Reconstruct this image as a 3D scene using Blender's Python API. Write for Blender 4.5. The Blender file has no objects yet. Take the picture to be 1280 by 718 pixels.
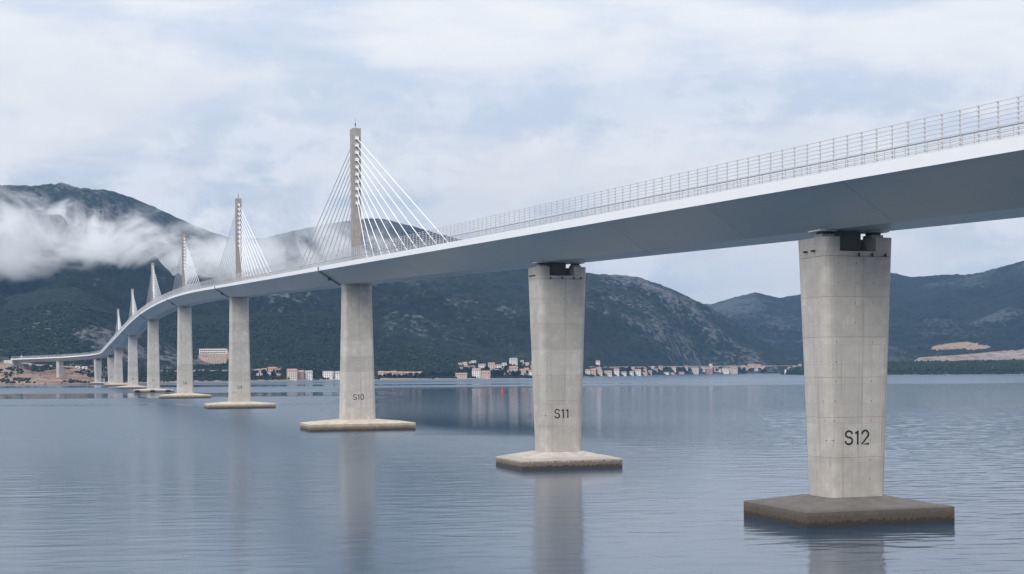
import bpy, bmesh, math, random
import numpy as np
from mathutils import Vector, Matrix

# ------------------------------------------------------------------ camera, sky, sun, exposure
sc = bpy.context.scene
col = sc.collection
R = math.radians
F, U0, V0, CAMH, ROLL = 1833.0, 640.0, 459.7, 19.5, 0.007      # photo-pixel focal length, principal column, horizon row

cam_d = bpy.data.cameras.new('camera')
cam = bpy.data.objects.new('camera', cam_d); col.objects.link(cam)
cam_d.sensor_width = 36.0
cam_d.lens = 36.0 * F / 1280.0
cam_d.shift_y = (V0 - 359.0) / 1280.0
cam_d.clip_start, cam_d.clip_end = 0.5, 60000.0
cam.location = (0, 0, CAMH)
cam.rotation_euler = (math.pi / 2, ROLL, 0)
sc.camera = cam

SUN_AZ = (-0.45, -0.80)         # ground direction towards the sun (behind the viewer, to the left)
SUN_EL = R(38)
world = bpy.data.worlds.new('World'); sc.world = world; world.use_nodes = True
sun_d = bpy.data.lights.new('sun', 'SUN'); sun = bpy.data.objects.new('sun', sun_d); col.objects.link(sun)
sun_d.energy = 1.5; sun_d.angle = R(24); sun_d.color = (1.0, 0.95, 0.88)
az = Vector((SUN_AZ[0], SUN_AZ[1])).normalized()
to_sun = Vector((az.x * math.cos(SUN_EL), az.y * math.cos(SUN_EL), math.sin(SUN_EL)))
sun.rotation_euler = to_sun.to_track_quat('Z', 'Y').to_euler()
sun.location = (0, -50, 200)

sc.view_settings.view_transform = 'Standard'
sc.view_settings.look = 'None'
sc.view_settings.exposure = 0.42
sc.view_settings.gamma = 1.0
sc.view_settings.use_curve_mapping = False
cy = sc.cycles
cy.use_denoising = True
cy.max_bounces = 10; cy.diffuse_bounces = 3; cy.glossy_bounces = 3; cy.volume_bounces = 8; cy.transparent_max_bounces = 8
cy.volume_step_rate = 0.6; cy.volume_max_steps = 160
cy.sample_clamp_indirect = 6.0


class NT:
    """small helper for node trees"""
    def __init__(s, tree):
        s.t = tree; s.n = tree.nodes; s.l = tree.links
    def node(s, typ, **kw):
        nd = s.n.new(typ)
        for k, v in kw.items():
            if k.startswith('i_'):
                continue
            setattr(nd, k, v)
        return nd
    def put(s, sock, val):
        if val is None:
            return
        if isinstance(val, bpy.types.NodeSocket):
            s.l.new(val, sock)
        elif isinstance(val, tuple) and len(val) == 3 and sock.type == 'RGBA':
            sock.default_value = (*val, 1)
        else:
            sock.default_value = val
    def math(s, op, a, b=None, c=None, clamp=False):
        nd = s.node('ShaderNodeMath', operation=op); nd.use_clamp = clamp
        s.put(nd.inputs[0], a); s.put(nd.inputs[1], b)
        if c is not None: s.put(nd.inputs[2], c)
        return nd.outputs[0]
    def vmath(s, op, a, b=None):
        nd = s.node('ShaderNodeVectorMath', operation=op)
        s.put(nd.inputs[0], a); s.put(nd.inputs[1], b)
        return nd.outputs[0]
    def noise(s, vec, scale, detail=4, rough=0.55, dist=0.0, w=None):
        nd = s.node('ShaderNodeTexNoise')
        if w is not None:
            nd.noise_dimensions = '4D'; nd.inputs['W'].default_value = w
        s.put(nd.inputs['Vector'], vec)
        nd.inputs['Scale'].default_value = scale; nd.inputs['Detail'].default_value = detail
        nd.inputs['Roughness'].default_value = rough; nd.inputs['Distortion'].default_value = dist
        return nd.outputs['Fac']
    def remap(s, v, a, b, c=0.0, d=1.0, smooth=True):
        nd = s.node('ShaderNodeMapRange'); nd.interpolation_type = 'SMOOTHSTEP' if smooth else 'LINEAR'
        s.put(nd.inputs[0], v)
        for i, x in enumerate((a, b, c, d)): s.put(nd.inputs[i + 1], x)
        return nd.outputs[0]
    def mix(s, f, a, b, mode='MIX'):
        nd = s.node('ShaderNodeMix', data_type='RGBA', blend_type=mode)
        s.put(nd.inputs[0], f); s.put(nd.inputs[6], a); s.put(nd.inputs[7], b)
        return nd.outputs[2]
    def mapping(s, vec, scale=(1, 1, 1), rot=(0, 0, 0), loc=(0, 0, 0)):
        nd = s.node('ShaderNodeMapping')
        s.put(nd.inputs[0], vec); nd.inputs['Scale'].default_value = scale
        nd.inputs['Rotation'].default_value = rot; nd.inputs['Location'].default_value = loc
        return nd.outputs[0]
    def sep(s, vec):
        nd = s.node('ShaderNodeSeparateXYZ'); s.put(nd.inputs[0], vec); return nd.outputs
    def coord(s, which='Object'):
        return s.node('ShaderNodeTexCoord').outputs[which]
    def bump(s, h, strength=0.5, dist=1.0, normal=None):
        nd = s.node('ShaderNodeBump'); s.put(nd.inputs['Height'], h)
        nd.inputs['Strength'].default_value = strength; nd.inputs['Distance'].default_value = dist
        if normal is not None: s.put(nd.inputs['Normal'], normal)
        return nd.outputs[0]


# sky: a Nishita sky seen through a broken, layered overcast
w = NT(world.node_tree); w.n.clear()
skytex = w.node('ShaderNodeTexSky', sky_type='NISHITA'); skytex.sun_disc = False
skytex.sun_elevation = SUN_EL; skytex.sun_rotation = math.atan2(az.x, az.y)
skytex.air_density = 1.2; skytex.dust_density = 2.0
gen = w.coord('Generated')
up = w.math('MAXIMUM', w.sep(gen)[2], 0.0)
streak = w.mapping(gen, (2.6, 2.6, 12.0), rot=(0, R(-12), 0))
n_big = w.noise(streak, 1.25, 5, 0.52, 0.5, w=3.1)
n_mid = w.noise(w.mapping(gen, (7, 7, 24), rot=(0, R(-15), 0)), 1.2, 7, 0.60, 0.8, w=7.7)
n_puf = w.noise(w.mapping(gen, (10, 10, 16)), 1.7, 8, 0.62, 0.3, w=1.4)
cover = w.math('ADD', w.math('MULTIPLY', n_big, 0.60), w.math('ADD', w.math('MULTIPLY', n_mid, 0.30), w.math('MULTIPLY', n_puf, 0.12)))
dens = w.remap(cover, 0.405, 0.575)
blue_grey = (0.345, 0.388, 0.455)
white = (0.485, 0.491, 0.506)
cl = w.mix(dens, blue_grey, white)
lowpuff = w.math('MULTIPLY', w.remap(n_puf, 0.44, 0.58), w.remap(up, 0.26, 0.06))
cl = w.mix(w.math('MULTIPLY', lowpuff, 0.9), cl, (0.525, 0.531, 0.550))
shade = w.math('MULTIPLY', w.remap(n_mid, 0.54, 0.66), w.remap(up, 0.32, 0.04))
cl = w.mix(w.math('MULTIPLY', shade, 0.45), cl, (0.41, 0.427, 0.464))
hor = w.remap(up, 0.13, 0.0)
cl = w.mix(w.math('MULTIPLY', hor, 0.25), cl, (0.51, 0.522, 0.553))
zen = w.math('ADD', 1.0, w.math('MULTIPLY', up, 2.0))
cl = w.vmath('SCALE', cl); w.n[-1].inputs['Scale'].default_value = 1.0
w.l.new(zen, w.n[-1].inputs['Scale'])
bg1 = w.node('ShaderNodeBackground'); w.l.new(skytex.outputs[0], bg1.inputs[0]); bg1.inputs[1].default_value = 0.08
bg2 = w.node('ShaderNodeBackground'); w.l.new(cl, bg2.inputs[0]); bg2.inputs[1].default_value = 1.0
mx = w.node('ShaderNodeMixShader'); mx.inputs[0].default_value = 0.93
w.l.new(bg1.outputs[0], mx.inputs[1]); w.l.new(bg2.outputs[0], mx.inputs[2])
wo = w.node('ShaderNodeOutputWorld'); w.l.new(mx.outputs[0], wo.inputs[0])

# ------------------------------------------------------------------ helpers
rng = np.random.default_rng(7)
random.seed(11)
_cr, _sr = math.cos(ROLL), math.sin(ROLL)


def px(u, v, Y):
    """point at forward distance Y along the ray of photo pixel (u, v)"""
    x, y = (u - U0) / F, (V0 - v) / F
    return Vector(((x * _cr + y * _sr) * Y, Y, CAMH + (-x * _sr + y * _cr) * Y))


def to_v(X, Y, Z):
    a, b = X / Y, (Z - CAMH) / Y
    y = a * _sr + b * _cr
    return V0 - y * F


def water_Y(u, v):
    x, y = (u - U0) / F, (V0 - v) / F
    return -CAMH / (-x * _sr + y * _cr)


def mesh(name, verts, faces, mat=None, parent=None, smooth=False):
    me = bpy.data.meshes.new(name)
    me.from_pydata([tuple(v) for v in verts], [], faces)
    if mat: me.materials.append(mat)
    if smooth: me.shade_smooth()
    me.update()
    o = bpy.data.objects.new(name, me); col.objects.link(o)
    if parent: o.parent = parent
    return o


def put(name, me, parent=None, loc=(0, 0, 0), rz=0.0):
    o = bpy.data.objects.new(name, me); col.objects.link(o)
    if parent: o.parent = parent
    o.location = loc; o.rotation_euler = (0, 0, rz)
    return o


def empty(name, loc=(0, 0, 0), rz=0.0, parent=None):
    o = bpy.data.objects.new(name, None); col.objects.link(o)
    o.empty_display_size = 1.0; o.location = loc; o.rotation_euler = (0, 0, rz)
    if parent: o.parent = parent
    return o


def tag(o, label=None, cat=None, group=None, kind=None):
    for k, v in (('label', label), ('category', cat), ('group', group), ('kind', kind)):
        if v: o[k] = v
    return o


class MB:
    def __init__(s): s.v, s.f = [], []
    def box(s, c, d, rz=0.0):
        b = len(s.v); hx, hy, hz = d[0] / 2, d[1] / 2, d[2] / 2
        ca, sa = math.cos(rz), math.sin(rz)
        for z in (-hz, hz):
            for x, y in ((-hx, -hy), (hx, -hy), (hx, hy), (-hx, hy)):
                s.v.append((c[0] + x * ca - y * sa, c[1] + x * sa + y * ca, c[2] + z))
        s.f += [tuple(b + i for i in q) for q in ((3, 2, 1, 0), (4, 5, 6, 7), (0, 1, 5, 4), (1, 2, 6, 5), (2, 3, 7, 6), (3, 0, 4, 7))]
        return s
    def tube(s, pts, r, n=6, caps=True):
        pts = [Vector(p) for p in pts]; rs = r if isinstance(r, (list, tuple)) else [r] * len(pts)
        b = len(s.v)
        for i, p in enumerate(pts):
            d = (pts[min(i + 1, len(pts) - 1)] - pts[max(i - 1, 0)]).normalized()
            a = d.cross(Vector((0, 0, 1)))
            if a.length < 1e-3: a = d.cross(Vector((1, 0, 0)))
            a.normalize(); c = d.cross(a)
            for k in range(n):
                t = 2 * math.pi * k / n
                s.v.append(tuple(p + a * (math.cos(t) * rs[i]) + c * (math.sin(t) * rs[i])))
        for i in range(len(pts) - 1):
            for k in range(n):
                k2 = (k + 1) % n
                s.f.append((b + i * n + k, b + i * n + k2, b + (i + 1) * n + k2, b + (i + 1) * n + k))
        if caps:
            s.f.append(tuple(b + k for k in range(n))[::-1])
            e = b + (len(pts) - 1) * n
            s.f.append(tuple(e + k for k in range(n)))
        return s
    def loft(s, rings, caps=True):
        b = len(s.v); n = len(rings[0])
        for r_ in rings: s.v += [tuple(p) for p in r_]
        for i in range(len(rings) - 1):
            for k in range(n):
                k2 = (k + 1) % n
                s.f.append((b + i * n + k, b + i * n + k2, b + (i + 1) * n + k2, b + (i + 1) * n + k))
        if caps:
            s.f.append(tuple(b + k for k in range(n))[::-1]); e = b + (len(rings) - 1) * n
            s.f.append(tuple(e + k for k in range(n)))
        return s
    def build(s, name, mat, parent=None, smooth=False):
        return mesh(name, s.v, s.f, mat, parent, smooth)
    def data(s, name, mat):
        me = bpy.data.meshes.new(name); me.from_pydata(s.v, [], s.f); me.materials.append(mat); me.update(); return me


# value noise on numpy arrays
def vnoise(x, y, seed=0):
    xi, yi = np.floor(x).astype(np.int64), np.floor(y).astype(np.int64)
    fx, fy = x - xi, y - yi
    fx, fy = fx * fx * fx * (fx * (fx * 6 - 15) + 10), fy * fy * fy * (fy * (fy * 6 - 15) + 10)
    def h(a, b):
        n = (a * 374761393 + b * 668265263 + seed * 1442695041) & 0xFFFFFFFF
        n = ((n ^ (n >> 13)) * 1274126177) & 0xFFFFFFFF
        n = ((n ^ (n >> 16)) * 2246822519) & 0xFFFFFFFF
        return ((n ^ (n >> 15)) & 0xFFFFFF) / float(0xFFFFFF)
    return (h(xi, yi) * (1 - fx) + h(xi + 1, yi) * fx) * (1 - fy) + (h(xi, yi + 1) * (1 - fx) + h(xi + 1, yi + 1) * fx) * fy


def fbm(x, y, scale, octv=5, seed=0, rough=0.5, ridged=False):
    t, a, tot, f = 0, 1.0, 0, 1.0 / scale
    for i in range(octv):
        n = vnoise(x * f + 17.3 * i, y * f - 9.1 * i, seed + i)
        if ridged: n = 1 - np.abs(2 * n - 1)
        t = t + a * n; tot += a; a *= rough; f *= 2.03
    return t / tot


def sstep(x, a, b):
    t = np.clip((x - a) / (b - a), 0, 1); return t * t * (3 - 2 * t)


# ------------------------------------------------------------------ materials
def material(name):
    m = bpy.data.materials.new(name); m.use_nodes = True
    t = NT(m.node_tree); b = t.n['Principled BSDF']
    return m, t, b


def plain(name, colr, rough=0.6, var=0.12, nscale=3.0, metal=0.0, bumpd=0.0):
    m, t, b = material(name)
    co = t.coord()
    n = t.noise(co, nscale, 5)
    t.put(b.inputs['Base Color'], t.mix(n, tuple(c * (1 - var) for c in colr), tuple(min(1, c * (1 + var)) for c in colr)))
    b.inputs['Roughness'].default_value = rough; b.inputs['Metallic'].default_value = metal
    if bumpd: t.put(b.inputs['Normal'], t.bump(n, 0.6, bumpd))
    return m


M = {}


def concrete(name, base, formwork=True, weather=0.35, tint=(0.42, 0.36, 0.29)):
    m, t, b = material(name)
    co = t.coord()
    x, y, z = t.sep(co)
    n1 = t.noise(co, 0.55, 6, 0.6); n2 = t.noise(co, 4.0, 5, 0.6)
    streaks = t.noise(t.mapping(co, (2.2, 2.2, 0.10)), 1.0, 5, 0.65)
    c = t.mix(t.remap(n1, 0.3, 0.7), tuple(q * 0.84 for q in base), tuple(q * 1.10 for q in base))
    info = t.math('ADD', 0.89, t.math('MULTIPLY', t.node('ShaderNodeObjectInfo').outputs['Random'], 0.17))
    c = t.vmath('SCALE', c); t.l.new(info, t.n[-1].inputs['Scale'])
    c = t.mix(t.math('MULTIPLY', t.remap(streaks, 0.52, 0.78), weather), c, tint)
    c = t.mix(t.math('MULTIPLY', t.remap(n2, 0.55, 0.75), 0.16), c, tuple(q * 0.6 for q in base))
    run = t.noise(t.mapping(co, (1.1, 1.1, 0.018)), 1.0, 4, 0.6)
    c = t.mix(t.math('MULTIPLY', t.remap(run, 0.56, 0.68), 0.42), c, tuple(q * 0.55 for q in base))
    hgt = n2
    if formwork:
        br = t.node('ShaderNodeTexBrick'); br.offset = 0.0; br.squash = 1.0
        cb = t.node('ShaderNodeCombineXYZ'); t.put(cb.inputs[0], t.math('ADD', x, t.math('MULTIPLY', y, 0.93))); t.put(cb.inputs[1], z)
        t.put(br.inputs['Vector'], cb.outputs[0])
        br.inputs['Color1'].default_value = (1, 1, 1, 1); br.inputs['Color2'].default_value = (0.86, 0.86, 0.87, 1); br.inputs['Mortar'].default_value = (0.58, 0.56, 0.54, 1)
        br.inputs['Scale'].default_value = 1.0; br.inputs['Mortar Size'].default_value = 0.02; br.inputs['Mortar Smooth'].default_value = 0.4
        br.inputs['Brick Width'].default_value = 1.27; br.inputs['Row Height'].default_value = 2.45; br.inputs['Bias'].default_value = 0.0
        fade = t.math('ADD', 0.15, t.math('MULTIPLY', t.remap(n1, 0.38, 0.62), 0.75))
        c = t.mix(fade, c, t.mix(1.0, c, br.outputs['Color'], 'MULTIPLY'))
        # tie holes: a dark dot on a regular grid
        def cell(s_, per):
            return t.math('ABSOLUTE', t.math('SUBTRACT', t.math('FRACT', t.math('DIVIDE', s_, per)), 0.5))
        ax = t.math('MULTIPLY', cell(t.math('ADD', x, t.math('MULTIPLY', y, 0.93)), 2.54), 2.54); az_ = t.math('MULTIPLY', cell(t.math('ADD', z, 0.9), 2.45), 2.45)
        rr = t.math('SQRT', t.math('ADD', t.math('MULTIPLY', ax, ax), t.math('MULTIPLY', az_, az_)))
        hole = t.math('MULTIPLY', t.remap(rr, 0.11, 0.06), t.remap(n1, 0.40, 0.5))
        c = t.mix(t.math('MULTIPLY', hole, 0.7), c, (0.06, 0.055, 0.05))
        rust = t.math('MULTIPLY', t.remap(t.noise(t.mapping(co, (0.6, 0.6, 0.03)), 1.0, 3), 0.60, 0.72), t.remap(streaks, 0.4, 0.7))
        c = t.mix(t.math('MULTIPLY', rust, 0.35), c, (0.33, 0.22, 0.12))
        hgt = t.math('ADD', n2, t.math('MULTIPLY', br.outputs['Fac'], -0.6))
    t.put(b.inputs['Base Color'], c)
    b.inputs['Roughness'].default_value = 0.85
    t.put(b.inputs['Normal'], t.bump(hgt, 0.35, 0.05))
    return m


M['pier'] = concrete('pier_concrete', (0.54, 0.503, 0.46), True, 0.5)
M['core'] = concrete('joint_concrete', (0.50, 0.47, 0.43), False)
M['pylon'] = concrete('pylon_concrete', (0.37, 0.33, 0.30), True, 0.6, (0.30, 0.225, 0.17))
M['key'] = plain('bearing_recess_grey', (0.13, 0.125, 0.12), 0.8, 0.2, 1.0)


def cap_material(name, base, dark):
    m, t, b = material(name)
    co = t.coord(); z = t.sep(t.node('ShaderNodeNewGeometry').outputs['Position'])[2]
    n = t.noise(co, 0.5, 7, 0.65); n2 = t.noise(co, 3.0, 6, 0.6)
    c = t.mix(t.remap(n, 0.3, 0.7), tuple(q * 0.78 for q in base), tuple(q * 1.18 for q in base))
    zz = t.math('ADD', z, t.math('MULTIPLY', t.math('SUBTRACT', n2, 0.5), 1.7))
    c = t.mix(t.math('MULTIPLY', t.remap(z, 2.22, 2.05), 0.55), c, tuple(q * k_ for q, k_ in zip(base, (0.66, 0.60, 0.52))))  # cap sides darker than the top: their shading painted into the colour
    c = t.mix(t.math('MULTIPLY', t.remap(zz, 1.60, 1.25), 0.7), c, (0.085, 0.058, 0.034))      # rust and algae band
    c = t.mix(t.math('MULTIPLY', t.remap(zz, 0.85, 0.60), 0.95), c, dark)                         # wet tide band
    t.put(b.inputs['Base Color'], c); b.inputs['Roughness'].default_value = 0.8
    t.put(b.inputs['Normal'], t.bump(n2, 0.5, 0.05))
    return m


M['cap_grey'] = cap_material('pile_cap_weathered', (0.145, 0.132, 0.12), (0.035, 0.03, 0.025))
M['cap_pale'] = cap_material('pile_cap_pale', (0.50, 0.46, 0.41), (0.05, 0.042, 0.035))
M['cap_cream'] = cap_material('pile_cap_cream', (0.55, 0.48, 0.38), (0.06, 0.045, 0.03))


def girder_material():
    m, t, b = material('girder_paint')
    co = t.coord()
    info = t.node('ShaderNodeObjectInfo').outputs['Random']
    n = t.noise(t.mapping(co, (0.05, 0.05, 0.4)), 1.0, 5)
    n2 = t.noise(co, 0.35, 5)
    base = t.mix(n, (0.39, 0.43, 0.44), (0.46, 0.495, 0.495))
    k = t.math('ADD', 0.92, t.math('MULTIPLY', info, 0.12))
    base = t.vmath('SCALE', base); t.l.new(k, t.n[-1].inputs['Scale'])
    base = t.mix(t.math('MULTIPLY', t.remap(n2, 0.55, 0.8), 0.25), base, (0.30, 0.31, 0.30))
    t.put(b.inputs['Base Color'], base); b.inputs['Roughness'].default_value = 0.32
    return m


M['girder'] = girder_material()
M['fascia'] = plain('fascia_white_paint', (0.86, 0.865, 0.875), 0.5, 0.03, 0.4)
M['asphalt'] = plain('asphalt', (0.05, 0.05, 0.052), 0.9, 0.2, 0.7)
M['post'] = plain('galvanised_post', (0.60, 0.60, 0.615), 0.5, 0.06, 2.0)
M['rail'] = plain('galvanised_rail', (0.60, 0.60, 0.615), 0.5, 0.06, 2.0)
M['rail_dark'] = plain('handrail_steel', (0.33, 0.33, 0.34), 0.45, 0.08, 2.0, 0.3)
M['cable'] = plain('cable_sheath_white', (0.82, 0.83, 0.84), 0.4, 0.03, 1.0)
M['anchor'] = plain('anchor_white', (0.80, 0.80, 0.80), 0.5, 0.05, 1.0)
M['letter'] = plain('black_lettering', (0.018, 0.018, 0.02), 0.7, 0.2, 2.0)
M['steel'] = plain('dark_steel', (0.06, 0.06, 0.065), 0.5, 0.2, 2.0, 0.4)
M['drain'] = plain('drain_grey', (0.17, 0.18, 0.185), 0.6, 0.1, 1.0)
M['bearing'] = plain('bearing_grey', (0.32, 0.33, 0.34), 0.6, 0.1, 1.0)


def water_material():
    m, t, b = material('sea_water')
    co = t.coord()
    x, y, z = t.sep(co)
    # ripples: short crests, a little longer across the view than along it
    r1 = t.noise(t.mapping(co, (0.42, 0.80, 1), rot=(0, 0, R(12))), 1.0, 4, 0.6, 0.3)
    r2 = t.noise(t.mapping(co, (0.10, 0.22, 1), rot=(0, 0, R(-8))), 1.0, 3, 0.55, 0.5)
    r3 = t.noise(t.mapping(co, (1.6, 2.6, 1), rot=(0, 0, R(20))), 1.0, 3, 0.6)
    # wind field: slick water in the lee right of S10, ruffled water elsewhere, slick streaks far out
    big = t.noise(t.mapping(co, (0.0040, 0.0065, 1), rot=(0, 0, R(-14))), 1.0, 4, 0.55, 0.4)
    band = t.noise(t.mapping(co, (0.00035, 0.0046, 1), rot=(0, 0, R(3)), loc=(0.3, 0.35, 0)), 1.0, 3, 0.55, 0.3)
    wob = t.math('MULTIPLY', t.math('SUBTRACT', big, 0.5), 1.0)
    edge_y = t.math('ADD', t.math('SUBTRACT', y, t.math('SUBTRACT', 415.0, t.math('MULTIPLY', x, 1.55))), t.math('MULTIPLY', wob, 160.0))
    edge_x = t.math('ADD', t.math('DIVIDE', x, y), t.math('ADD', 0.105, t.math('MULTIPLY', wob, 0.10)))
    slick = t.math('MULTIPLY', t.remap(edge_y, -50.0, 60.0), t.remap(edge_x, -0.03, 0.03))
    far = t.remap(t.math('ADD', y, t.math('MULTIPLY', wob, 500.0)), 1350.0, 1600.0)
    slick = t.math('MULTIPLY', slick, t.math('SUBTRACT', 1.0, far))
    streak_ = t.math('MULTIPLY', t.remap(band, 0.44, 0.39), t.remap(y, 700.0, 1000.0))
    slick = t.math('MAXIMUM', slick, streak_)
    rippled = t.remap(edge_x, 0.10, 0.18)
    outer = t.remap(y, 450.0, 720.0, 0.25, 1.0)
    amp = t.math('ADD', t.math('MULTIPLY', t.math('SUBTRACT', 1.0, slick), 0.42), t.math('MULTIPLY', t.math('ADD', 0.50, t.math('MULTIPLY', rippled, 1.0)), slick))
    hgt = t.math('MULTIPLY', t.math('ADD', t.math('ADD', t.math('MULTIPLY', r1, 0.16), t.math('MULTIPLY', r2, 0.26)), t.math('MULTIPLY', r3, 0.05)), amp)
    t.put(b.inputs['Normal'], t.bump(t.math('MULTIPLY', hgt, outer), 1.0, 1.0))
    ruff = t.remap(edge_x, 0.06, 0.26, t.remap(y, 200.0, 450.0, 0.15, 0.28), 0.11)
    rough = t.math('ADD', t.math('MULTIPLY', t.math('SUBTRACT', 1.0, slick), ruff), t.math('MULTIPLY', slick, 0.04))
    t.put(b.inputs['Roughness'], t.math('ADD', rough, t.math('MULTIPLY', far, t.math('MULTIPLY', t.math('SUBTRACT', 1.0, slick), 0.10))))
    t.put(b.inputs['Base Color'], t.mix(big, (0.016, 0.052, 0.094), (0.022, 0.060, 0.106)))
    b.inputs['IOR'].default_value = 1.42
    return m


M['water'] = water_material()


def hill_material(name, dark, light, rock, earth, rockk=1.0, bumpy=2.0, soil=(0.27, 0.20, 0.15)):
    m, t, b = material(name)
    co = t.coord()
    at = t.node('ShaderNodeAttribute'); at.attribute_name = 'rock'
    ae = t.node('ShaderNodeAttribute'); ae.attribute_name = 'earth'
    n_s = t.noise(co, 0.085, 4, 0.68); n_m = t.noise(co, 0.022, 6, 0.66); n_l = t.noise(co, 0.004, 4, 0.55)
    veg = t.mix(t.remap(n_s, 0.36, 0.62), dark, light)
    veg = t.mix(t.math('MULTIPLY', t.remap(n_l, 0.4, 0.65), 0.45), veg, tuple(q * 0.65 for q in dark))
    rk = t.math('MULTIPLY', t.math('ADD', at.outputs['Fac'], t.math('MULTIPLY', t.math('SUBTRACT', n_m, 0.5), 1.6)), rockk)
    rmask = t.remap(t.math('ADD', rk, t.math('MULTIPLY', t.math('SUBTRACT', n_s, 0.5), 2.4)), 0.42, 0.95)
    c = t.mix(rmask, veg, t.mix(n_s, tuple(q * 0.7 for q in rock), tuple(q * 1.3 for q in rock)))
    em = t.remap(t.math('ADD', ae.outputs['Fac'], t.math('MULTIPLY', t.math('SUBTRACT', n_s, 0.5), 0.9)), 0.35, 0.62)
    bare = t.mix(t.remap(t.noise(t.mapping(co, (0.03, 0.03, 0.2)), 1.0, 6, 0.68), 0.35, 0.65), tuple(q * 0.6 for q in earth), tuple(q * 1.3 for q in earth))
    bare = t.mix(t.remap(ae.outputs['Fac'], 0.85, 0.68), bare, t.mix(n_m, tuple(q * 0.8 for q in soil), tuple(q * 1.2 for q in soil)))
    c = t.mix(em, c, bare)
    t.put(b.inputs['Base Color'], c); b.inputs['Roughness'].default_value = 0.95
    b.inputs['Specular IOR Level'].default_value = 0.1
    t.put(b.inputs['Normal'], t.bump(n_s, 0.9, bumpy * 3))
    return m


M['mountain'] = hill_material('mountain_scrub', (0.007, 0.012, 0.010), (0.020, 0.029, 0.021), (0.105, 0.105, 0.107), (0.30, 0.22, 0.17))
M['foothill'] = hill_material('foothill_scrub', (0.006, 0.012, 0.008), (0.019, 0.032, 0.017), (0.12, 0.117, 0.11), (0.29, 0.205, 0.155))
M['farhill'] = hill_material('far_hill_scrub', (0.006, 0.011, 0.010), (0.017, 0.024, 0.021), (0.06, 0.07, 0.072), (0.24, 0.195, 0.168))
M['strip'] = hill_material('peninsula_scrub', (0.010, 0.020, 0.011), (0.030, 0.046, 0.024), (0.40, 0.38, 0.34), (0.46, 0.43, 0.38))

# ------------------------------------------------------------------ sea and terrain
WS = 8500
def wave(X, Y):
    """ripple height: crests a little longer across the bay, in patches of stronger and weaker wind"""
    ca, sa = math.cos(R(7)), math.sin(R(7))
    x, y = X * ca + Y * sa, -X * sa + Y * ca
    wx = x + 3.0 * fbm(X, Y, 14, 2, 301); wy = y + 2.2 * fbm(X, Y, 18, 2, 305)
    h = 0.07 * (vnoise(wx / 8.0, wy / 2.6, 201) - 0.5) + 0.085 * (vnoise(wx / 4.0, wy / 1.15, 202) - 0.5) + 0.035 * (vnoise(wx / 1.8, wy / 0.8, 203) - 0.5)
    gust = sstep(fbm(X, Y * 0.6, 110, 4, 210), 0.40, 0.62)
    right = sstep(X - 0.12 * Y, -10, 45)
    amp = 0.34 + 0.66 * np.maximum(gust * 0.6, right)
    k = X / Y
    lee = sstep(Y - (415 - 1.55 * X), -50, 60) * sstep(k + 0.105, -0.03, 0.03) * (1 - right)
    glass = np.exp(-((X - 24) / 24) ** 2 - ((Y - 268) / 55) ** 2)
    amp = amp * (1 - 0.78 * lee) * (1 - 0.72 * glass)
    return h * amp * sstep(Y, 100, 112) * (1 - sstep(Y, 560, 720))


ya = np.concatenate([[100.0], np.arange(104, 330, 0.50), 330 * np.exp(np.linspace(0, math.log(730 / 330.0), 430)), [760, 1500, 3000, WS]])
ks = np.concatenate([[-85, -6, -1.5, -0.7], np.linspace(-0.40, 0.42, 540), [0.7, 1.5, 6, 85]])
SY = np.broadcast_to(ya[:, None], (len(ya), len(ks))); SX = np.clip(ks[None, :] * SY, -WS, WS)
SZ = wave(SX, SY) * (np.abs(ks) < 0.5)[None, :]
nv_ = len(ya) * len(ks); idx = np.arange(nv_).reshape(len(ya), len(ks))
sv = np.concatenate([np.stack([SX, SY, SZ], -1).reshape(-1, 3), [[-WS, -600, 0], [WS, -600, 0]]])
q = np.stack([idx[:-1, :-1], idx[:-1, 1:], idx[1:, 1:], idx[1:, :-1]], -1).reshape(-1, 4)
q = np.concatenate([q, [[nv_, nv_ + 1, idx[0, -1], idx[0, 0]]]])
me = bpy.data.meshes.new('sea')
me.vertices.add(len(sv)); me.vertices.foreach_set('co', sv.astype(np.float32).ravel())
me.loops.add(q.size); me.loops.foreach_set('vertex_index', q.astype(np.int32).ravel())
me.polygons.add(len(q)); me.polygons.foreach_set('loop_start', (np.arange(len(q)) * 4).astype(np.int32))
me.update(calc_edges=True); me.materials.append(M['water']); me.shade_smooth()
sea = bpy.data.objects.new('sea', me); col.objects.link(sea)
tag(sea, 'calm grey blue sea bay under the bridge', 'sea', kind='structure')

SH = [(-500, 2060), (0, 2120), (110, 2125), (150, 2230), (250, 2330), (400, 2480), (600, 2560), (670, 2600), (740, 2760), (830, 3300), (880, 3720), (1000, 3800), (1700, 3900)]
shore = lambda u: np.interp(u, [a for a, _ in SH], [b for _, b in SH])
TERR = []


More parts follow.
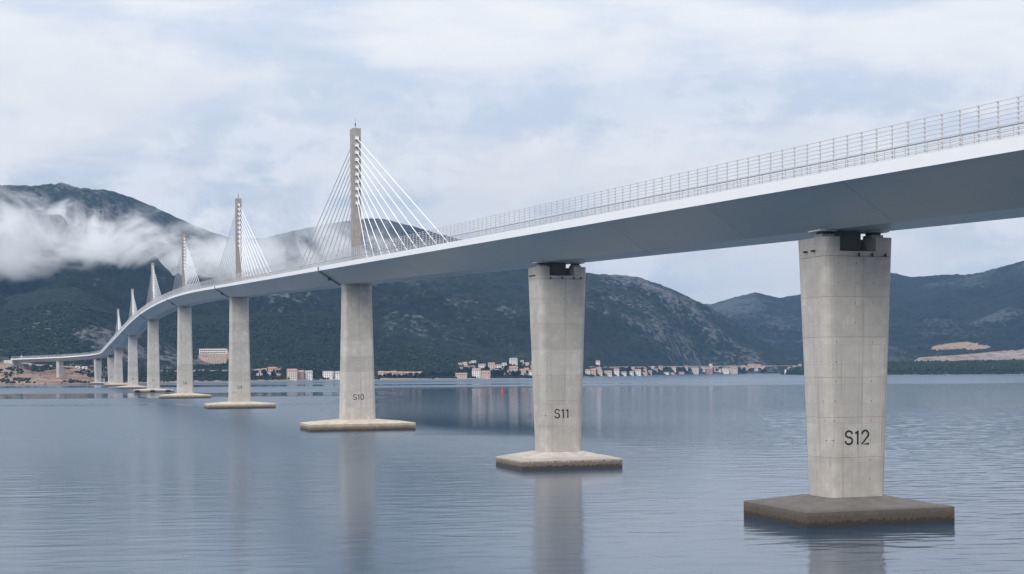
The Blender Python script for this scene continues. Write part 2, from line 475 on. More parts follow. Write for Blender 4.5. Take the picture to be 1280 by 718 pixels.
def hill(name, u0, u1, nc, nr, shoreY, ridgeY, ridge, gexp, seed, mat, label, rock_bias=0.0, gully=0.10, bush=2.2, earth=None, smax=1.3, mound=None):
    U = np.linspace(u0, u1, nc)
    Ys = shoreY(U); Yr = ridgeY(U)
    rv = np.interp(U, [a for a, _ in ridge], [b for _, b in ridge])
    x, y = (U - U0) / F, (V0 - rv) / F
    H = np.maximum(CAMH + (-x * _sr + y * _cr) * Yr, 1.0)
    S = np.concatenate([[-0.02], np.linspace(0.0, smax, nr - 1)])
    Y = Ys[None, :] + S[:, None] * (Yr - Ys)[None, :]
    X = np.broadcast_to(((U - U0) / F)[None, :], Y.shape) * Y
    s = np.clip(S, 0, 1)[:, None]
    prof = s ** gexp
    over = np.clip(S - 1, 0, 1)[:, None]
    prof = prof - 2.2 * over ** 1.5
    h = H[None, :] * prof
    big = fbm(X, Y, 560, 6, seed, 0.55, True) - 0.60
    med = fbm(X, Y, 170, 4, seed + 20, 0.55) - 0.5
    bell = np.sin(np.pi * np.clip(s, 0, 1)) ** 0.8
    h = h + H[None, :] * gully * (big * 2.4 + med * 1.3) * bell
    sm = fbm(X, Y, 22, 3, seed + 40, 0.6) - 0.4
    fine = vnoise(X / 9.0, Y / 9.0, seed + 50)
    grow = sstep(S, 0.0, 0.04)[:, None]
    h = h + (sm * 2.2 + fine * 1.3) * bush * grow
    if mound is not None: h = np.maximum(h, mound(np.broadcast_to(U[None, :], h.shape), Y - Ys[None, :]) + (sm * 2.5 + fine) * grow - 2)
    h[0, :] = -14.0; h[1, :] = np.minimum(h[1, :], 0.6) - 0.6
    rock = rock_bias + (big + 0.10) * 1.5 + (med) * 0.8 + (fbm(X, Y, 420, 5, seed + 70, 0.62) - 0.5) * 1.3
    ea = np.zeros_like(h) if earth is None else earth(np.broadcast_to(U[None, :], h.shape), np.broadcast_to(S[:, None], h.shape), X, Y, h)
    V = np.stack([X, Y, h], -1).reshape(-1, 3)
    idx = np.arange(nr * nc).reshape(nr, nc)
    q = np.stack([idx[:-1, :-1], idx[:-1, 1:], idx[1:, 1:], idx[1:, :-1]], -1).reshape(-1, 4)
    me = bpy.data.meshes.new(name)
    me.vertices.add(len(V)); me.vertices.foreach_set('co', V.astype(np.float32).ravel())
    me.loops.add(q.size); me.loops.foreach_set('vertex_index', q.astype(np.int32).ravel())
    me.polygons.add(len(q)); me.polygons.foreach_set('loop_start', (np.arange(len(q)) * 4).astype(np.int32))
    me.update(calc_edges=True); me.validate()
    for nm, arr in (('rock', rock), ('earth', ea)):
        a = me.attributes.new(nm, 'FLOAT', 'POINT'); a.data.foreach_set('value', arr.astype(np.float32).ravel())
    me.materials.append(mat); me.shade_smooth()
    o = bpy.data.objects.new(name, me); col.objects.link(o)
    tag(o, label, 'hill', kind='structure')
    TERR.append((U, X, Y, h))
    return o


def ground(u, v):
    """first point of the terrain met by the ray of photo pixel (u, v)"""
    best = None
    for U, X, Y, h in TERR:
        if not U[0] <= u <= U[-1]: continue
        j = int(np.clip(round((u - U[0]) / (U[1] - U[0])), 0, len(U) - 1))
        vv = to_v(X[:, j], Y[:, j], h[:, j])
        k = np.nonzero(vv[1:] <= v)[0]
        if len(k):
            k = k[0] + 1
            if best is None or Y[k, j] < best[1]: best = ((u - U0) / F * Y[k, j], Y[k, j], h[k, j])
    return Vector(best) if best else None


def at_depth(u, Yq):
    """terrain height at column u, forward distance Yq"""
    z = 0.0
    for U, X, Y, h in TERR:
        if not U[0] <= u <= U[-1]: continue
        j = int(np.clip(round((u - U[0]) / (U[1] - U[0])), 0, len(U) - 1))
        if Y[0, j] <= Yq <= Y[-1, j]: z = max(z, float(np.interp(Yq, Y[:, j], h[:, j])))
    return Vector(((u - U0) / F * Yq, Yq, z))


MR = [(-500, 262), (-250, 238), (0, 232), (40, 234), (80, 238), (115, 243), (135, 241), (165, 247), (200, 262), (240, 281), (290, 299), (330, 299),
      (365, 290), (410, 281), (450, 275), (480, 274), (520, 285), (560, 296), (640, 318), (700, 336), (740, 343), (800, 348), (840, 362), (880, 381), (910, 398), (950, 424), (985, 447), (1012, 463)]
hill('mountain', -500, 1010, 1050, 300, lambda u: shore(u) + 60, lambda u: np.interp(u, [-500, 300, 480, 760, 1010], [4300, 4250, 4350, 4150, 4250]), MR, 1.05, 3, M['mountain'],
     'long scrubby mountain with grey rock streaks behind the bridge', rock_bias=0.05, gully=0.20)


def foot_earth(U, S, X, Y, h):
    a = sstep(U, 150, 105) * sstep(S, 0.20, 0.10) * (0.35 + 0.75 * fbm(X, Y, 60, 4, 91))
    b = sstep(np.hypot((U - 268) / 22, (S - 0.34) / 0.13), 1.1, 0.75) * 0.85
    c = sstep(S, 0.035, 0.012) * 0.75
    d = sstep(np.hypot((U - 330) / 30, (S - 0.10) / 0.05), 1.1, 0.5) * 0.5
    return np.maximum(np.maximum(a, b), np.maximum(c, d))


FR = [(-500, 385), (-100, 380), (0, 374), (60, 362), (95, 360), (150, 384), (200, 394), (260, 388), (330, 378), (400, 380), (470, 397), (540, 414), (600, 436), (640, 449), (665, 464), (690, 471)]
hill('foothill', -500, 690, 800, 170, shore, lambda u: shore(u) + np.interp(u, [-500, 300, 600, 690], [720, 760, 420, 130]), FR, 1.12, 31, M['foothill'],
     'dark green foothill slope rising from the far shore', rock_bias=0.0, gully=0.07, bush=1.5, earth=foot_earth,
     mound=lambda U, D: np.interp(U, [-500, 12, 40, 75, 130, 170], [33, 33, 20, 13, 9, 0]) * sstep(D, 4, 85))


def far_earth(U, S, X, Y, h):
    vv = to_v(X, Y, h)
    lo = np.interp(U, [1140, 1280, 1700], [455, 455, 455]); hi = np.interp(U, [1135, 1150, 1200, 1280, 1700], [455, 447, 444, 437, 430])
    q = sstep(vv, hi - 1.5, hi + 1) * sstep(vv, lo + 8, lo + 4) * sstep(U, 1132, 1150) * 0.95
    f = sstep(np.maximum(np.abs(U - 1201) / 38, np.abs(vv - np.interp(U, [1160, 1200, 1240], [435.5, 432, 434])) / np.interp(U, [1165, 1215, 1238], [3.0, 5.5, 1.5])), 1.05, 0.9) * 0.62
    return np.maximum(q, f)


CR = [(600, 392), (760, 384), (890, 381), (920, 372), (945, 366.5), (975, 373), (1000, 369), (1060, 357), (1110, 341), (1142, 347), (1180, 344), (1215, 344), (1240, 338), (1280, 327), (1400, 318), (1700, 345)]
hill('far_hill', 640, 1700, 620, 200, lambda u: np.interp(u, [600, 1000, 1080, 1700], [3900, 3900, 3300, 3300]), lambda u: np.interp(u, [600, 1000, 1300, 1700], [5900, 5700, 5100, 4800]), CR, 1.2, 57, M['farhill'],
     'hazy blue green hills on the right across the bay', rock_bias=0.06, gully=0.10, earth=far_earth)

PR = [(976, 468), (984, 465.5), (992, 462.5), (1005, 461), (1050, 458), (1110, 455.5), (1200, 454), (1280, 453), (1700, 450)]
psh = lambda u: np.interp(u, [976, 1000, 1110, 1280, 1700], [3180, 3050, 2830, 2760, 2600])
hill('wooded_peninsula', 976, 1700, 300, 40, psh, lambda u: psh(u) + np.interp(u, [976, 1010, 1110, 1700], [60, 150, 300, 330]), PR, 0.8, 77, M['strip'],
     'low wooded peninsula along the right far shore', rock_bias=-0.2, gully=0.02, bush=0.8,
     earth=lambda U, S, X, Y, h: sstep(S, 0.03, 0.012) * 0.7)


# woods on the peninsula and scrub on the near foothill: one mass of leaf clumps each
def clump_mass(name, pts, sizes, mat, label, cat, seed):
    g = np.random.default_rng(seed)
    ico = bmesh.new(); bmesh.ops.create_icosphere(ico, subdivisions=1, radius=1.0)
    ico.verts.ensure_lookup_table()
    bv = np.array([v.co[:] for v in ico.verts]); bf = np.array([[v.index for v in f.verts] for f in ico.faces]); ico.free()
    n = len(pts); nv = len(bv)
    jit = 1 + (g.random((n, nv, 1)) - 0.5) * 0.75
    V = bv[None] * jit * np.asarray(sizes)[:, None, :] + np.asarray(pts)[:, None, :]
    Fc = (bf[None] + (np.arange(n) * nv)[:, None, None]).reshape(-1, 3)
    me = bpy.data.meshes.new(name)
    V = V.reshape(-1, 3)
    me.vertices.add(len(V)); me.vertices.foreach_set('co', V.astype(np.float32).ravel())
    me.loops.add(Fc.size); me.loops.foreach_set('vertex_index', Fc.astype(np.int32).ravel())
    me.polygons.add(len(Fc)); me.polygons.foreach_set('loop_start', (np.arange(len(Fc)) * 3).astype(np.int32))
    me.update(calc_edges=True); me.materials.append(mat)
    o = bpy.data.objects.new(name, me); col.objects.link(o)
    return tag(o, label, cat, kind='stuff')


def leaf_material(name, a, b_):
    m, t, b = material(name)
    co = t.coord(); n = t.noise(co, 0.35, 4, 0.6); n2 = t.noise(co, 0.03, 3)
    c = t.mix(t.remap(n, 0.35, 0.65), a, b_)
    c = t.mix(t.math('MULTIPLY', t.remap(n2, 0.4, 0.65), 0.5), c, tuple(q * 0.6 for q in a))
    t.put(b.inputs['Base Color'], c); b.inputs['Roughness'].default_value = 0.9; b.inputs['Specular IOR Level'].default_value = 0.1
    return m


M['leaf'] = leaf_material('leaf_dark', (0.010, 0.019, 0.010), (0.030, 0.047, 0.023))
M['leaf2'] = leaf_material('leaf_olive', (0.009, 0.017, 0.011), (0.028, 0.040, 0.024))
pts, szs = [], []
U, X, Y, h = TERR[-1]
for i in range(9000):
    k = rng.random() ** 0.8; u = 980 + (1650 - 980) * rng.random()
    j = int((u - U[0]) / (U[1] - U[0])); r_ = int(2 + (k * 0.85) * (len(Y) - 4))
    if h[r_, j] < 0.8: continue
    s_ = rng.uniform(2.2, 4.2) * min(1.0, 0.35 + h[r_, j] / 14)
    pts.append((X[r_, j] + rng.uniform(-4, 4), Y[r_, j] + rng.uniform(-4, 4), h[r_, j] + s_ * 0.4)); szs.append((s_, s_, s_ * rng.uniform(0.8, 1.25)))
clump_mass('woods', pts, szs, M['leaf'], 'dense dark green woods covering the low right peninsula', 'woods', 5)
pts, szs = [], []
U, X, Y, h = TERR[1]
for i in range(24000):
    u = rng.uniform(-200, 680); k = rng.random() ** 1.3 * 0.8 + 0.02
    j = int((u - U[0]) / (U[1] - U[0])); r_ = int(1 + k / 1.3 * (len(Y) - 2))
    if u < 140 and k < 0.19 and fbm(np.float64(X[r_, j]), np.float64(Y[r_, j]), 45, 3, 400) < 0.56: continue
    if abs(u - 268) < 24 and 0.2 < k < 0.5: continue
    if h[r_, j] < 1.5: continue
    s_ = rng.uniform(1.3, 3.4)
    pts.append((X[r_, j] + rng.uniform(-3, 3), Y[r_, j] + rng.uniform(-3, 3), h[r_, j] + s_ * 0.2)); szs.append((s_, s_, s_ * rng.uniform(0.6, 1.1)))
clump_mass('scrub', pts, szs, M['leaf2'], 'dark maquis scrub dotted over the far foothill', 'scrub', 6)

# boulders and spoil on the bare left bank
M['boulder'] = plain('spoil_rock', (0.25, 0.18, 0.14), 0.9, 0.4, 0.06)
pts, szs = [], []
for i in range(2600):
    u = rng.uniform(-120, 150); k = rng.random() * 0.2
    j = int((u - U[0]) / (U[1] - U[0])); r_ = int(1 + k / 1.3 * (len(Y) - 2))
    s_ = 0.4 + 1.0 * rng.random() ** 2
    pts.append((X[r_, j] + rng.uniform(-4, 4), Y[r_, j] + rng.uniform(-4, 4), h[r_, j] + 0.1)); szs.append((s_ * 1.3, s_, s_ * 0.7))
clump_mass('rubble', pts, szs, M['boulder'], 'reddish rubble and boulders on the bare left bank', 'rubble', 8)

# ------------------------------------------------------------------ the bridge
ALPHA = math.atan2(595.0, F)
S12 = Vector((42.3, 186.0))
T_END = 2214.0
_dt = 1.0
_ts = np.arange(-130.0, T_END + 30.0, _dt)
_head = np.full(len(_ts), ALPHA)
_bend = np.clip((_ts - 1905) / 60.0, 0, 1)
_kap = np.where(_ts > 1905, _bend / 285.0, 0.0)
_head = ALPHA + np.cumsum(_kap) * _dt
_i0 = int(round(130.0 / _dt))
_cx = np.cumsum(-np.sin(_head)) * _dt; _cy = np.cumsum(np.cos(_head)) * _dt
_cx = _cx - _cx[_i0] + S12.x; _cy = _cy - _cy[_i0] + S12.y


def zf(t):
    """height of the lower edge of the fascia"""
    u = abs(t - 1010.0)
    P, k, u0 = 68.7, 4.7e-5, 356.0
    if u < u0: return P - k * u * u
    z = P - k * u0 * u0 - 2 * k * u0 * (u - u0)
    if t > 1010 and u > 930:
        z += 3.0e-5 * min(u - 930, 270) ** 2
    return z


def ctr(t):
    return Vector((float(np.interp(t, _ts, _cx)), float(np.interp(t, _ts, _cy)))), float(np.interp(t, _ts, _head))


def BP(t, q, z):
    """bridge point: chainage t, offset q to the right of the axis, height z above the fascia's lower edge"""
    c, hd = ctr(t)
    return Vector((c.x + q * math.cos(hd), c.y + q * math.sin(hd), zf(t) + z))


HW, FH, DB, BW = 11.3, 1.30, -4.45, 4.25       # half width, fascia height, soffit level, half soffit width
bridge = empty('cable_stayed_bridge', (0, 0, 0))
tag(bridge, 'long white cable stayed road bridge on numbered concrete piers across the bay', 'bridge')


def stations(a, b, step):
    n = max(1, int(round((b - a) / step))); return [a + (b - a) * i / n for i in range(n + 1)]


def sweep(name, sect, ta, tb, step, mat, parent, smooth=False, closed=True):
    m = MB(); m.loft([[BP(t, q, z) for q, z in sect] for t in stations(ta, tb, step)], caps=True)
    return m.build(name, mat, parent, smooth)


# girder in shop-welded segments with narrow seams
T0 = -126.0
seg = 36.0
girder = sweep('deck_slab', [(-HW + 0.3, 0.55), (HW - 0.3, 0.55), (HW - 0.3, 1.0), (-HW + 0.3, 1.0)], T0, T_END, 9.0, M['asphalt'], bridge)
t = T0
while t < T_END - 1:
    t2 = min(t + seg, T_END)
    sweep('girder_segment', [(-HW + 0.02, 0.10), (-BW, DB), (BW, DB), (HW - 0.02, 0.10), (HW - 0.3, 0.5), (-HW + 0.3, 0.5)], t + 0.05, t2 - 0.05, 6.0, M['girder'], girder)
    t = t2
for sgn in (-1, 1):
    fq = sorted((sgn * HW, sgn * (HW - 0.28)))
    fa = None
    t = T0
    while t < T_END - 1:
        t2 = min(t + seg / 2, T_END)
        sweep('fascia_panel', [(fq[0], 0.0), (fq[1], 0.0), (fq[1], FH), (fq[0], FH)], t + 0.012, t2 - 0.012, 6.0, M['fascia'], girder)
        t = t2
for q in (-3.6, 3.6):
    sweep('lane_line', [(q - 0.08, 1.004), (q + 0.08, 1.004), (q + 0.08, 1.008), (q - 0.08, 1.008)], T0, T_END, 9.0, M['fascia'], girder)
sweep('median_kerb', [(-1.6, 1.0), (1.6, 1.0), (1.6, 1.2), (-1.6, 1.2)], T0, T_END, 9.0, M['bearing'], girder)

# wind barrier: posts every 3 m with eight horizontal bars
NB = 8
for sgn in (-1, 1):
    q0 = sgn * (HW - 0.14)
    wb = sweep('wind_barrier', [(q0 - 0.1, FH), (q0 + 0.1, FH), (q0 + 0.1, FH + 0.06), (q0 - 0.1, FH + 0.06)], T0, T_END, 6.0, M['rail'], bridge)
    for i in range(NB):
        zz = FH + 0.42 + i * (3.72 - 0.50) / (NB - 1)
        r_ = 0.030
        qo = q0 + sgn * 0.10
        sweep('barrier_bar', [(qo - r_, zz - r_), (qo + r_, zz - r_), (qo + r_, zz + r_), (qo - r_, zz + r_)], T0, T_END, 6.0, M['rail'], wb)
    pm = MB(); pm.box((0, 0, 1.86), (0.09, 0.12, 3.72))
    for i in range(NB): pm.box((sgn * 0.13, 0, 0.42 + i * (3.72 - 0.50) / (NB - 1)), (0.14, 0.14, 0.15))
    pme = pm.data('barrier_post', M['post'])
    pm.box((-sgn * 0.28, 0, 3.80), (0.75, 0.04, 0.04)).box((0, 0, 3.76), (0.05, 0.05, 0.12))
    pme2 = pm.data('barrier_post_with_arm', M['post'])
    rest = MB(); k = 0; tt = -124.5
    while tt < T_END - 1:
        c, hd = ctr(tt); seen = tt > -56
        if seen and k < 300 and sgn < 0 or (sgn > 0 and k < 40 and tt > 40 and seen):
            put('barrier_post', pme2 if int(round(tt / 3)) % 2 else pme, wb, (*BP(tt, q0, 0).xy, zf(tt) + FH), hd); k += 1
        else:
            p = BP(tt, q0, FH + 1.86); rest.box(p, (0.16, 0.18, 3.72), hd)
        tt += 3.0
    o = rest.build('barrier_post_row', M['rail'], wb); o['kind'] = 'stuff'
# pedestrian railing inside the near barrier
q0 = -HW + 1.05
pr = sweep('pedestrian_railing', [(q0 - 0.06, FH + 1.33), (q0 + 0.06, FH + 1.33), (q0 + 0.06, FH + 1.44), (q0 - 0.06, FH + 1.44)], T0, T_END, 6.0, M['rail_dark'], bridge)
for zz in (0.45, 0.90):
    sweep('lower_bar', [(q0 - 0.03, FH + zz - 0.03), (q0 + 0.03, FH + zz - 0.03), (q0 + 0.03, FH + zz + 0.03), (q0 - 0.03, FH + zz + 0.03)], T0, T_END, 6.0, M['rail'], pr)
pm = MB(); pm.box((0, 0, 0.5), (0.06, 0.06, 1.9)); pme = pm.data('railing_post', M['rail'])
rest = MB(); k = 0; tt = -123.5
while tt < T_END - 1:
    c, hd = ctr(tt)
    if tt > -56 and k < 220:
        put('railing_post', pme, pr, (*BP(tt, q0, 0).xy, zf(tt) + FH), hd); k += 1
    else:
        rest.box(BP(tt, q0, FH + 0.5), (0.12, 0.12, 1.9), hd)
    tt += 2.0
o = rest.build('railing_post_row', M['rail'], pr); o['kind'] = 'stuff'


# piers
def rrect(W, L, c, z, n=4):
    """rounded rectangle ring, W across (x), L along (y)"""
    out = []
    for sx, sy, a0 in ((1, -1, -90), (1, 1, 0), (-1, 1, 90), (-1, -1, 180)):
        for k in range(n + 1):
            a = R(a0 + 90.0 * k / n)
            out.append((sx * (W / 2 - c) + c * math.cos(a), sy * (L / 2 - c) + c * math.sin(a), z))
    return out


def arc(cx, cy_, rx, ry, a0, a1, n=12):
    return [(cx + rx * math.cos(R(a0 + (a1 - a0) * i / n)), cy_ + ry * math.sin(R(a0 + (a1 - a0) * i / n))) for i in range(n + 1)]


# strokes in a unit box about 0.62 wide and 1 high
GL = {
    'S': [arc(0.31, 0.745, 0.27, 0.235, 10, 270, 16) + arc(0.31, 0.255, 0.29, 0.255, 90, -170, 16)],
    '0': [arc(0.31, 0.5, 0.27, 0.5, 0, 360, 28)],
    '1': [[(0.05, 0.83), (0.14, 0.85), (0.22, 0.92), (0.24, 1.0), (0.24, 0.0)]],
    '2': [arc(0.31, 0.72, 0.27, 0.28, 170, -35, 14) + [(0.03, 0.0), (0.60, 0.0)]],
    '3': [arc(0.29, 0.755, 0.25, 0.245, 150, -90, 14) + arc(0.29, 0.255, 0.28, 0.255, 90, -150, 14)],
    '4': [[(0.46, 0.0), (0.46, 1.0), (0.02, 0.27), (0.60, 0.27)]],
    '5': [[(0.54, 1.0), (0.12, 1.0), (0.08, 0.55)] + arc(0.30, 0.32, 0.27, 0.32, 130, -150, 16)],
    '6': [arc(0.31, 0.31, 0.27, 0.31, 0, 360, 24), [(0.06, 0.42), (0.44, 1.0)]],
    '7': [[(0.04, 1.0), (0.58, 1.0), (0.20, 0.0)]],
    '8': [arc(0.31, 0.755, 0.23, 0.245, 0, 360, 22), arc(0.31, 0.255, 0.28, 0.255, 0, 360, 22)],
    '9': [arc(0.31, 0.69, 0.27, 0.31, 0, 360, 24), [(0.56, 0.58), (0.18, 0.0)]],
}
GW = {'1': 0.36}


def lettering(text, height, zc, depth, parent, stroke=0.215):
    """stroke letters proud of the near face; depth(z) gives the face's local y"""
    m = MB(); tot = sum(GW.get(ch, 0.62) for ch in text) + 0.20 * (len(text) - 1)
    x0 = -tot * height / 2 - 0.3
    for ch in text:
        for st in GL[ch]:
            p = [Vector((x0 + a * height, zc - height / 2 + b_ * height)) for a, b_ in st]
            b = len(m.v)
            for i, v in enumerate(p):
                d = p[min(i + 1, len(p) - 1)] - p[max(i - 1, 0)]
                d.normalize(); nrm = Vector((-d.y, d.x)) * stroke / 2
                if i == 0: v = v - d * stroke * 0.25
                if i == len(p) - 1: v = v + d * stroke * 0.25
                for dd in (0.012, 0.035):
                    for sg in (-1, 1):
                        r_ = v + nrm * sg; m.v.append((r_.x, depth(r_.y) - dd, r_.y))
            for i in range(len(p) - 1):
                a = b + i * 4; c = a + 4
                m.f += [(a + 2, a + 3, c + 3, c + 2), (a, c, c + 1, a + 1), (a, a + 2, c + 2, c), (a + 1, c + 1, c + 3, a + 3)]
        x0 += (GW.get(ch, 0.62) + 0.20) * height
    return m.build('lettering', M['letter'], parent)


def pile_cap(W, L, edge, top, Wp, Lp, mat, parent):
    m = MB()
    e = 0.12
    def rect(w_, l_, z): return [(-w_ / 2, -l_ / 2, z), (w_ / 2, -l_ / 2, z), (w_ / 2, l_ / 2, z), (-w_ / 2, l_ / 2, z)]
    rings = [rect(W, L, -2.5), rect(W, L, edge - e), rect(W - 2 * e, L - 2 * e, edge), rect(Wp + 1.2, Lp + 1.2, top - 0.05), rect(Wp + 1.0, Lp + 1.0, top)]
    m.loft(rings)
    return m.build('pile_cap', mat, parent)


def pier(num, t, W0, L0, W1, L1, capW, capL, edge, top, capmat, kind, lift=5.0):
    c, hd = ctr(t)
    ztop = zf(t) + DB - (0.95 if kind == 'side' else 0.02)
    loc = (c.x, c.y, 0)
    z0 = top
    if kind == 'land': z0 = at_depth(U0 + c.x / c.y * F, c.y).z - 1.0
    def W(z): return W0 + (W1 - W0) * (z - top) / (ztop - top)
    def L(z): return L0 + (L1 - L0) * (z - top) / (ztop - top)
    ch = 1.15
    core = MB(); core.loft([rrect(W(z) - 0.14, L(z) - 0.14, ch, z) for z in (z0 - 0.5, ztop - 2.6)])
    p = core.build('pier', M['core'], bridge); p.location = loc; p.rotation_euler = (0, 0, hd)
    p['label'] = 'concrete pier marked S%d' % num if kind != 'land' else 'concrete pier standing on the left bank'
    zs = [z0]
    while zs[-1] + lift * 1.4 < ztop - 2.4: zs.append(zs[-1] + lift)
    zs.append(ztop - 2.4 if kind == 'side' else ztop)
    for a, b in zip(zs[:-1], zs[1:]):
        m = MB(); g = 0.012
        m.loft([rrect(W(z) - d, L(z) - d, ch, z) for z, d in ((a + g, 0.03), (a + g + 0.02, 0), (b - g - 0.02, 0), (b - g, 0.03))])
        m.build('concrete_lift', M['pier'], p)
    if kind == 'side':
        zb = ztop - 2.4
        nw = 5.6                                      # notch for the shear key
        m = MB(); m.loft([rrect(W(z) - d, L(z) - d, ch, z) for z, d in ((zb + 0.03, 0.0), (ztop - 1.75, 0.0))]); m.build('pier_head', M['pier'], p)
        for sx in (-1, 1):
            r_in, r_out = (nw / 2 if sx < 0 else nw / 2 - 0.5), W(ztop) / 2
            ring = lambda z: [(sx * (r_in), -L(z) / 2 + 0.05, z), (sx * (W(z) / 2 - ch), -L(z) / 2, z)] + \
                [(sx * (W(z) / 2 - ch + ch * math.sin(R(a))), -L(z) / 2 + ch - ch * math.cos(R(a)), z) for a in (22.5, 45, 67.5, 90)] + \
                [(sx * (W(z) / 2 - ch + ch * math.cos(R(a))), L(z) / 2 - ch + ch * math.sin(R(a)), z) for a in (0, 22.5, 45, 67.5, 90)] + [(sx * r_in, L(z) / 2 - 0.05, z)]
            r0, r1 = ring(ztop - 1.74), ring(ztop)
            if sx < 0: r0, r1 = r0[::-1], r1[::-1]
            m = MB(); m.loft([r0, r1]); m.build('head_column', M['pier'], p)
            xb = sx * (r_in + r_out) / 2 - sx * 0.3
            m = MB(); m.box((xb, -1.2, ztop + 0.22), (1.7, 2.0, 0.42)); m.build('bearing_plinth', M['bearing'], p)
            m = MB(); m.box((xb, -1.2, ztop + 0.60), (1.3, 1.5, 0.32)); m.build('bearing', M['steel'], p)
            m = MB(); m.box((xb + sx * 0.2, -1.2, ztop + 0.86), (2.5, 2.9, 0.17)); m.build('bearing_plate', M['anchor'], p)
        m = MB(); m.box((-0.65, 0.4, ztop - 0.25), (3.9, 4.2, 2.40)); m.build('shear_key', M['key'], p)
        for x in (-2.6, -0.2, 2.2, 3.7) if num != 12 else (-0.2, 1.7, 3.6):
            zc = ztop - 2.15
            m = MB(); m.tube([(x + 0.2, -L(zc) / 2 + 0.2, zc + 0.15), (x - 0.25, -L(zc) / 2 - 0.55, zc - 0.22)], 0.15, 8); m.build('pipe_stub', M['steel'], p)
        for y in (-1.3, 0.6):
            for sx in (-1, 1):
                zc = ztop - 1.6
                m = MB(); m.tube([(sx * (W(zc) / 2 - 0.2), y, zc), (sx * (W(zc) / 2 + 0.55), y, zc - 0.08)], 0.13, 8); m.build('pipe_stub', M['steel'], p)
    if kind != 'land':
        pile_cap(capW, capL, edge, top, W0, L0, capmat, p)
        dep = lambda z: -L(z) / 2
        lettering('S%d' % num, 1.68, 10.5, dep, p, 0.23)
    if kind == 'pylon':
        # dark collar under the girder and the drain channel that leaves it towards the near fascia
        m = MB(); m.loft([rrect(W(ztop) + 0.12, L(ztop) + 0.12, ch, z) for z in (ztop - 1.5, ztop - 0.1)]); m.build('collar', M['core'], p)
        m = MB()
        pts_ = [BP(t + 4.5, -HW - 0.1, FH - 0.1), BP(t + 4.5, -HW - 0.1, -0.12), BP(t + 4.5, -BW - 0.1, DB - 0.12)]
        m.tube(pts_, 0.34, 6)
        d = m.build('drain_channel', M['drain'], p)
        d.matrix_parent_inverse = Matrix.LocRotScale(Vector(loc), Matrix.Rotation(hd, 3, 'Z').to_quaternion(), None).inverted()
        m = MB(); mid = (pts_[1] + pts_[2]) / 2; m.box((mid.x, mid.y, mid.z - 0.35), (1.0, 1.0, 0.8), hd)
        d2 = m.build('drain_box', M['steel'], p); d2.matrix_parent_inverse = d.matrix_parent_inverse
    return p


def pylon(num, t):
    c, hd = ctr(t)
    zb = zf(t) + 1.0; zt = zf(t) + FH + 44.0
    m = MB()
    ring = lambda w_, l_, z: [(-w_ / 2, -l_ / 2, z), (w_ / 2, -l_ / 2, z), (w_ / 2, l_ / 2, z), (-w_ / 2, l_ / 2, z)]
    m.loft([ring(2.6, 3.3, zb), ring(2.6, 3.6, zb + 14), ring(2.75, 3.9, zt - 1.2), ring(2.75, 3.9, zt)])
    o = m.build('pylon', M['pylon'], bridge); o.location = (c.x, c.y, 0); o.rotation_euler = (0, 0, hd)
    o['label'] = 'slender concrete pylon rising above pier S%d' % num
    m = MB(); m.tube([(0, 0, zt - 0.2), (0, 0, zt + 1.6), (0, 0, zt + 3.6)], [0.10, 0.07, 0.03], 6).box((0, 0, zt + 1.5), (0.4, 0.4, 0.5)); m.build('lightning_rod', M['steel'], o)
    inv = Matrix.LocRotScale(Vector((c.x, c.y, 0)), Matrix.Rotation(hd, 3, 'Z').to_quaternion(), None).inverted()
    for sg in (-1, 1):
        for i in range(10):
            dz = 44.0 + FH - 3.2 - (9 - i) * 2.30
            far = 18.0 + 11.0 * i
            za = zf(t) + dz
            m = MB(); m.box((0, sg * 2.15, za), (1.05, 0.9, 0.95)); m.build('cable_anchor', M['anchor'], o)
            a = BP(t + sg * 2.4, 0, 0); a.z = za - 0.15
            b = BP(t + sg * far, 0, 1.0)
            m = MB(); m.tube([a, a + (b - a) * 0.5, b], 0.125, 6)
            cb = m.build('stay_cable', M['cable'], o); cb.matrix_parent_inverse = inv
            d = (a - b).normalized()
            m = MB(); m.tube([b - d * 0.4, b + d * 4.0], 0.26, 6)
            cs = m.build('cable_socket', M['rail'], o); cs.matrix_parent_inverse = inv
    return o


SIDE = dict(W0=8.1, L0=5.9, W1=10.1, L1=7.3, capW=20.5, capL=16.5)
pier(13, -108.0, **SIDE, edge=2.0, top=3.0, capmat=M['cap_grey'], kind='side')
pier(12, 0.0, **SIDE, edge=2.0, top=3.0, capmat=M['cap_grey'], kind='side')
pier(11, 108.0, **SIDE, edge=1.8, top=3.0, capmat=M['cap_pale'], kind='side')
PYL = [(10, 297.5), (9, 582.5), (8, 867.5), (7, 1152.5), (6, 1437.5), (5, 1722.5)]
for n_, t_ in PYL:
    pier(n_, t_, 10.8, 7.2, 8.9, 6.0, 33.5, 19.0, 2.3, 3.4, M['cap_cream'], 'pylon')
    pylon(n_, t_)
pier(4, 1912.0, **SIDE, edge=1.8, top=3.0, capmat=M['cap_pale'], kind='side')
pier(3, 2020.0, **SIDE, edge=1.8, top=3.0, capmat=M['cap_pale'], kind='side')
pier(2, 2128.0, 8.6, 6.2, 9.2, 6.6, 1, 1, 1, 1.0, M['cap_pale'], 'land')
# far abutment on the left bank
c, hd = ctr(T_END)
m = MB(); zt = zf(T_END) + DB
zg = at_depth(U0 + c.x / c.y * F, c.y).z
m.box((0, 0, (zt + zg - 6) / 2), (16, 6.0, zt - zg + 6)); ab = m.build('abutment', M['pier'], bridge); ab.location = (c.x, c.y, 0); ab.rotation_euler = (0, 0, hd)
for s_ in (-1, 1):
    m = MB(); m.box((s_ * 10.4, 5, (zt + 4 + zg - 6) / 2), (0.8, 15, zt + 4 - zg + 6)); m.build('wing_wall', M['pier'], ab)
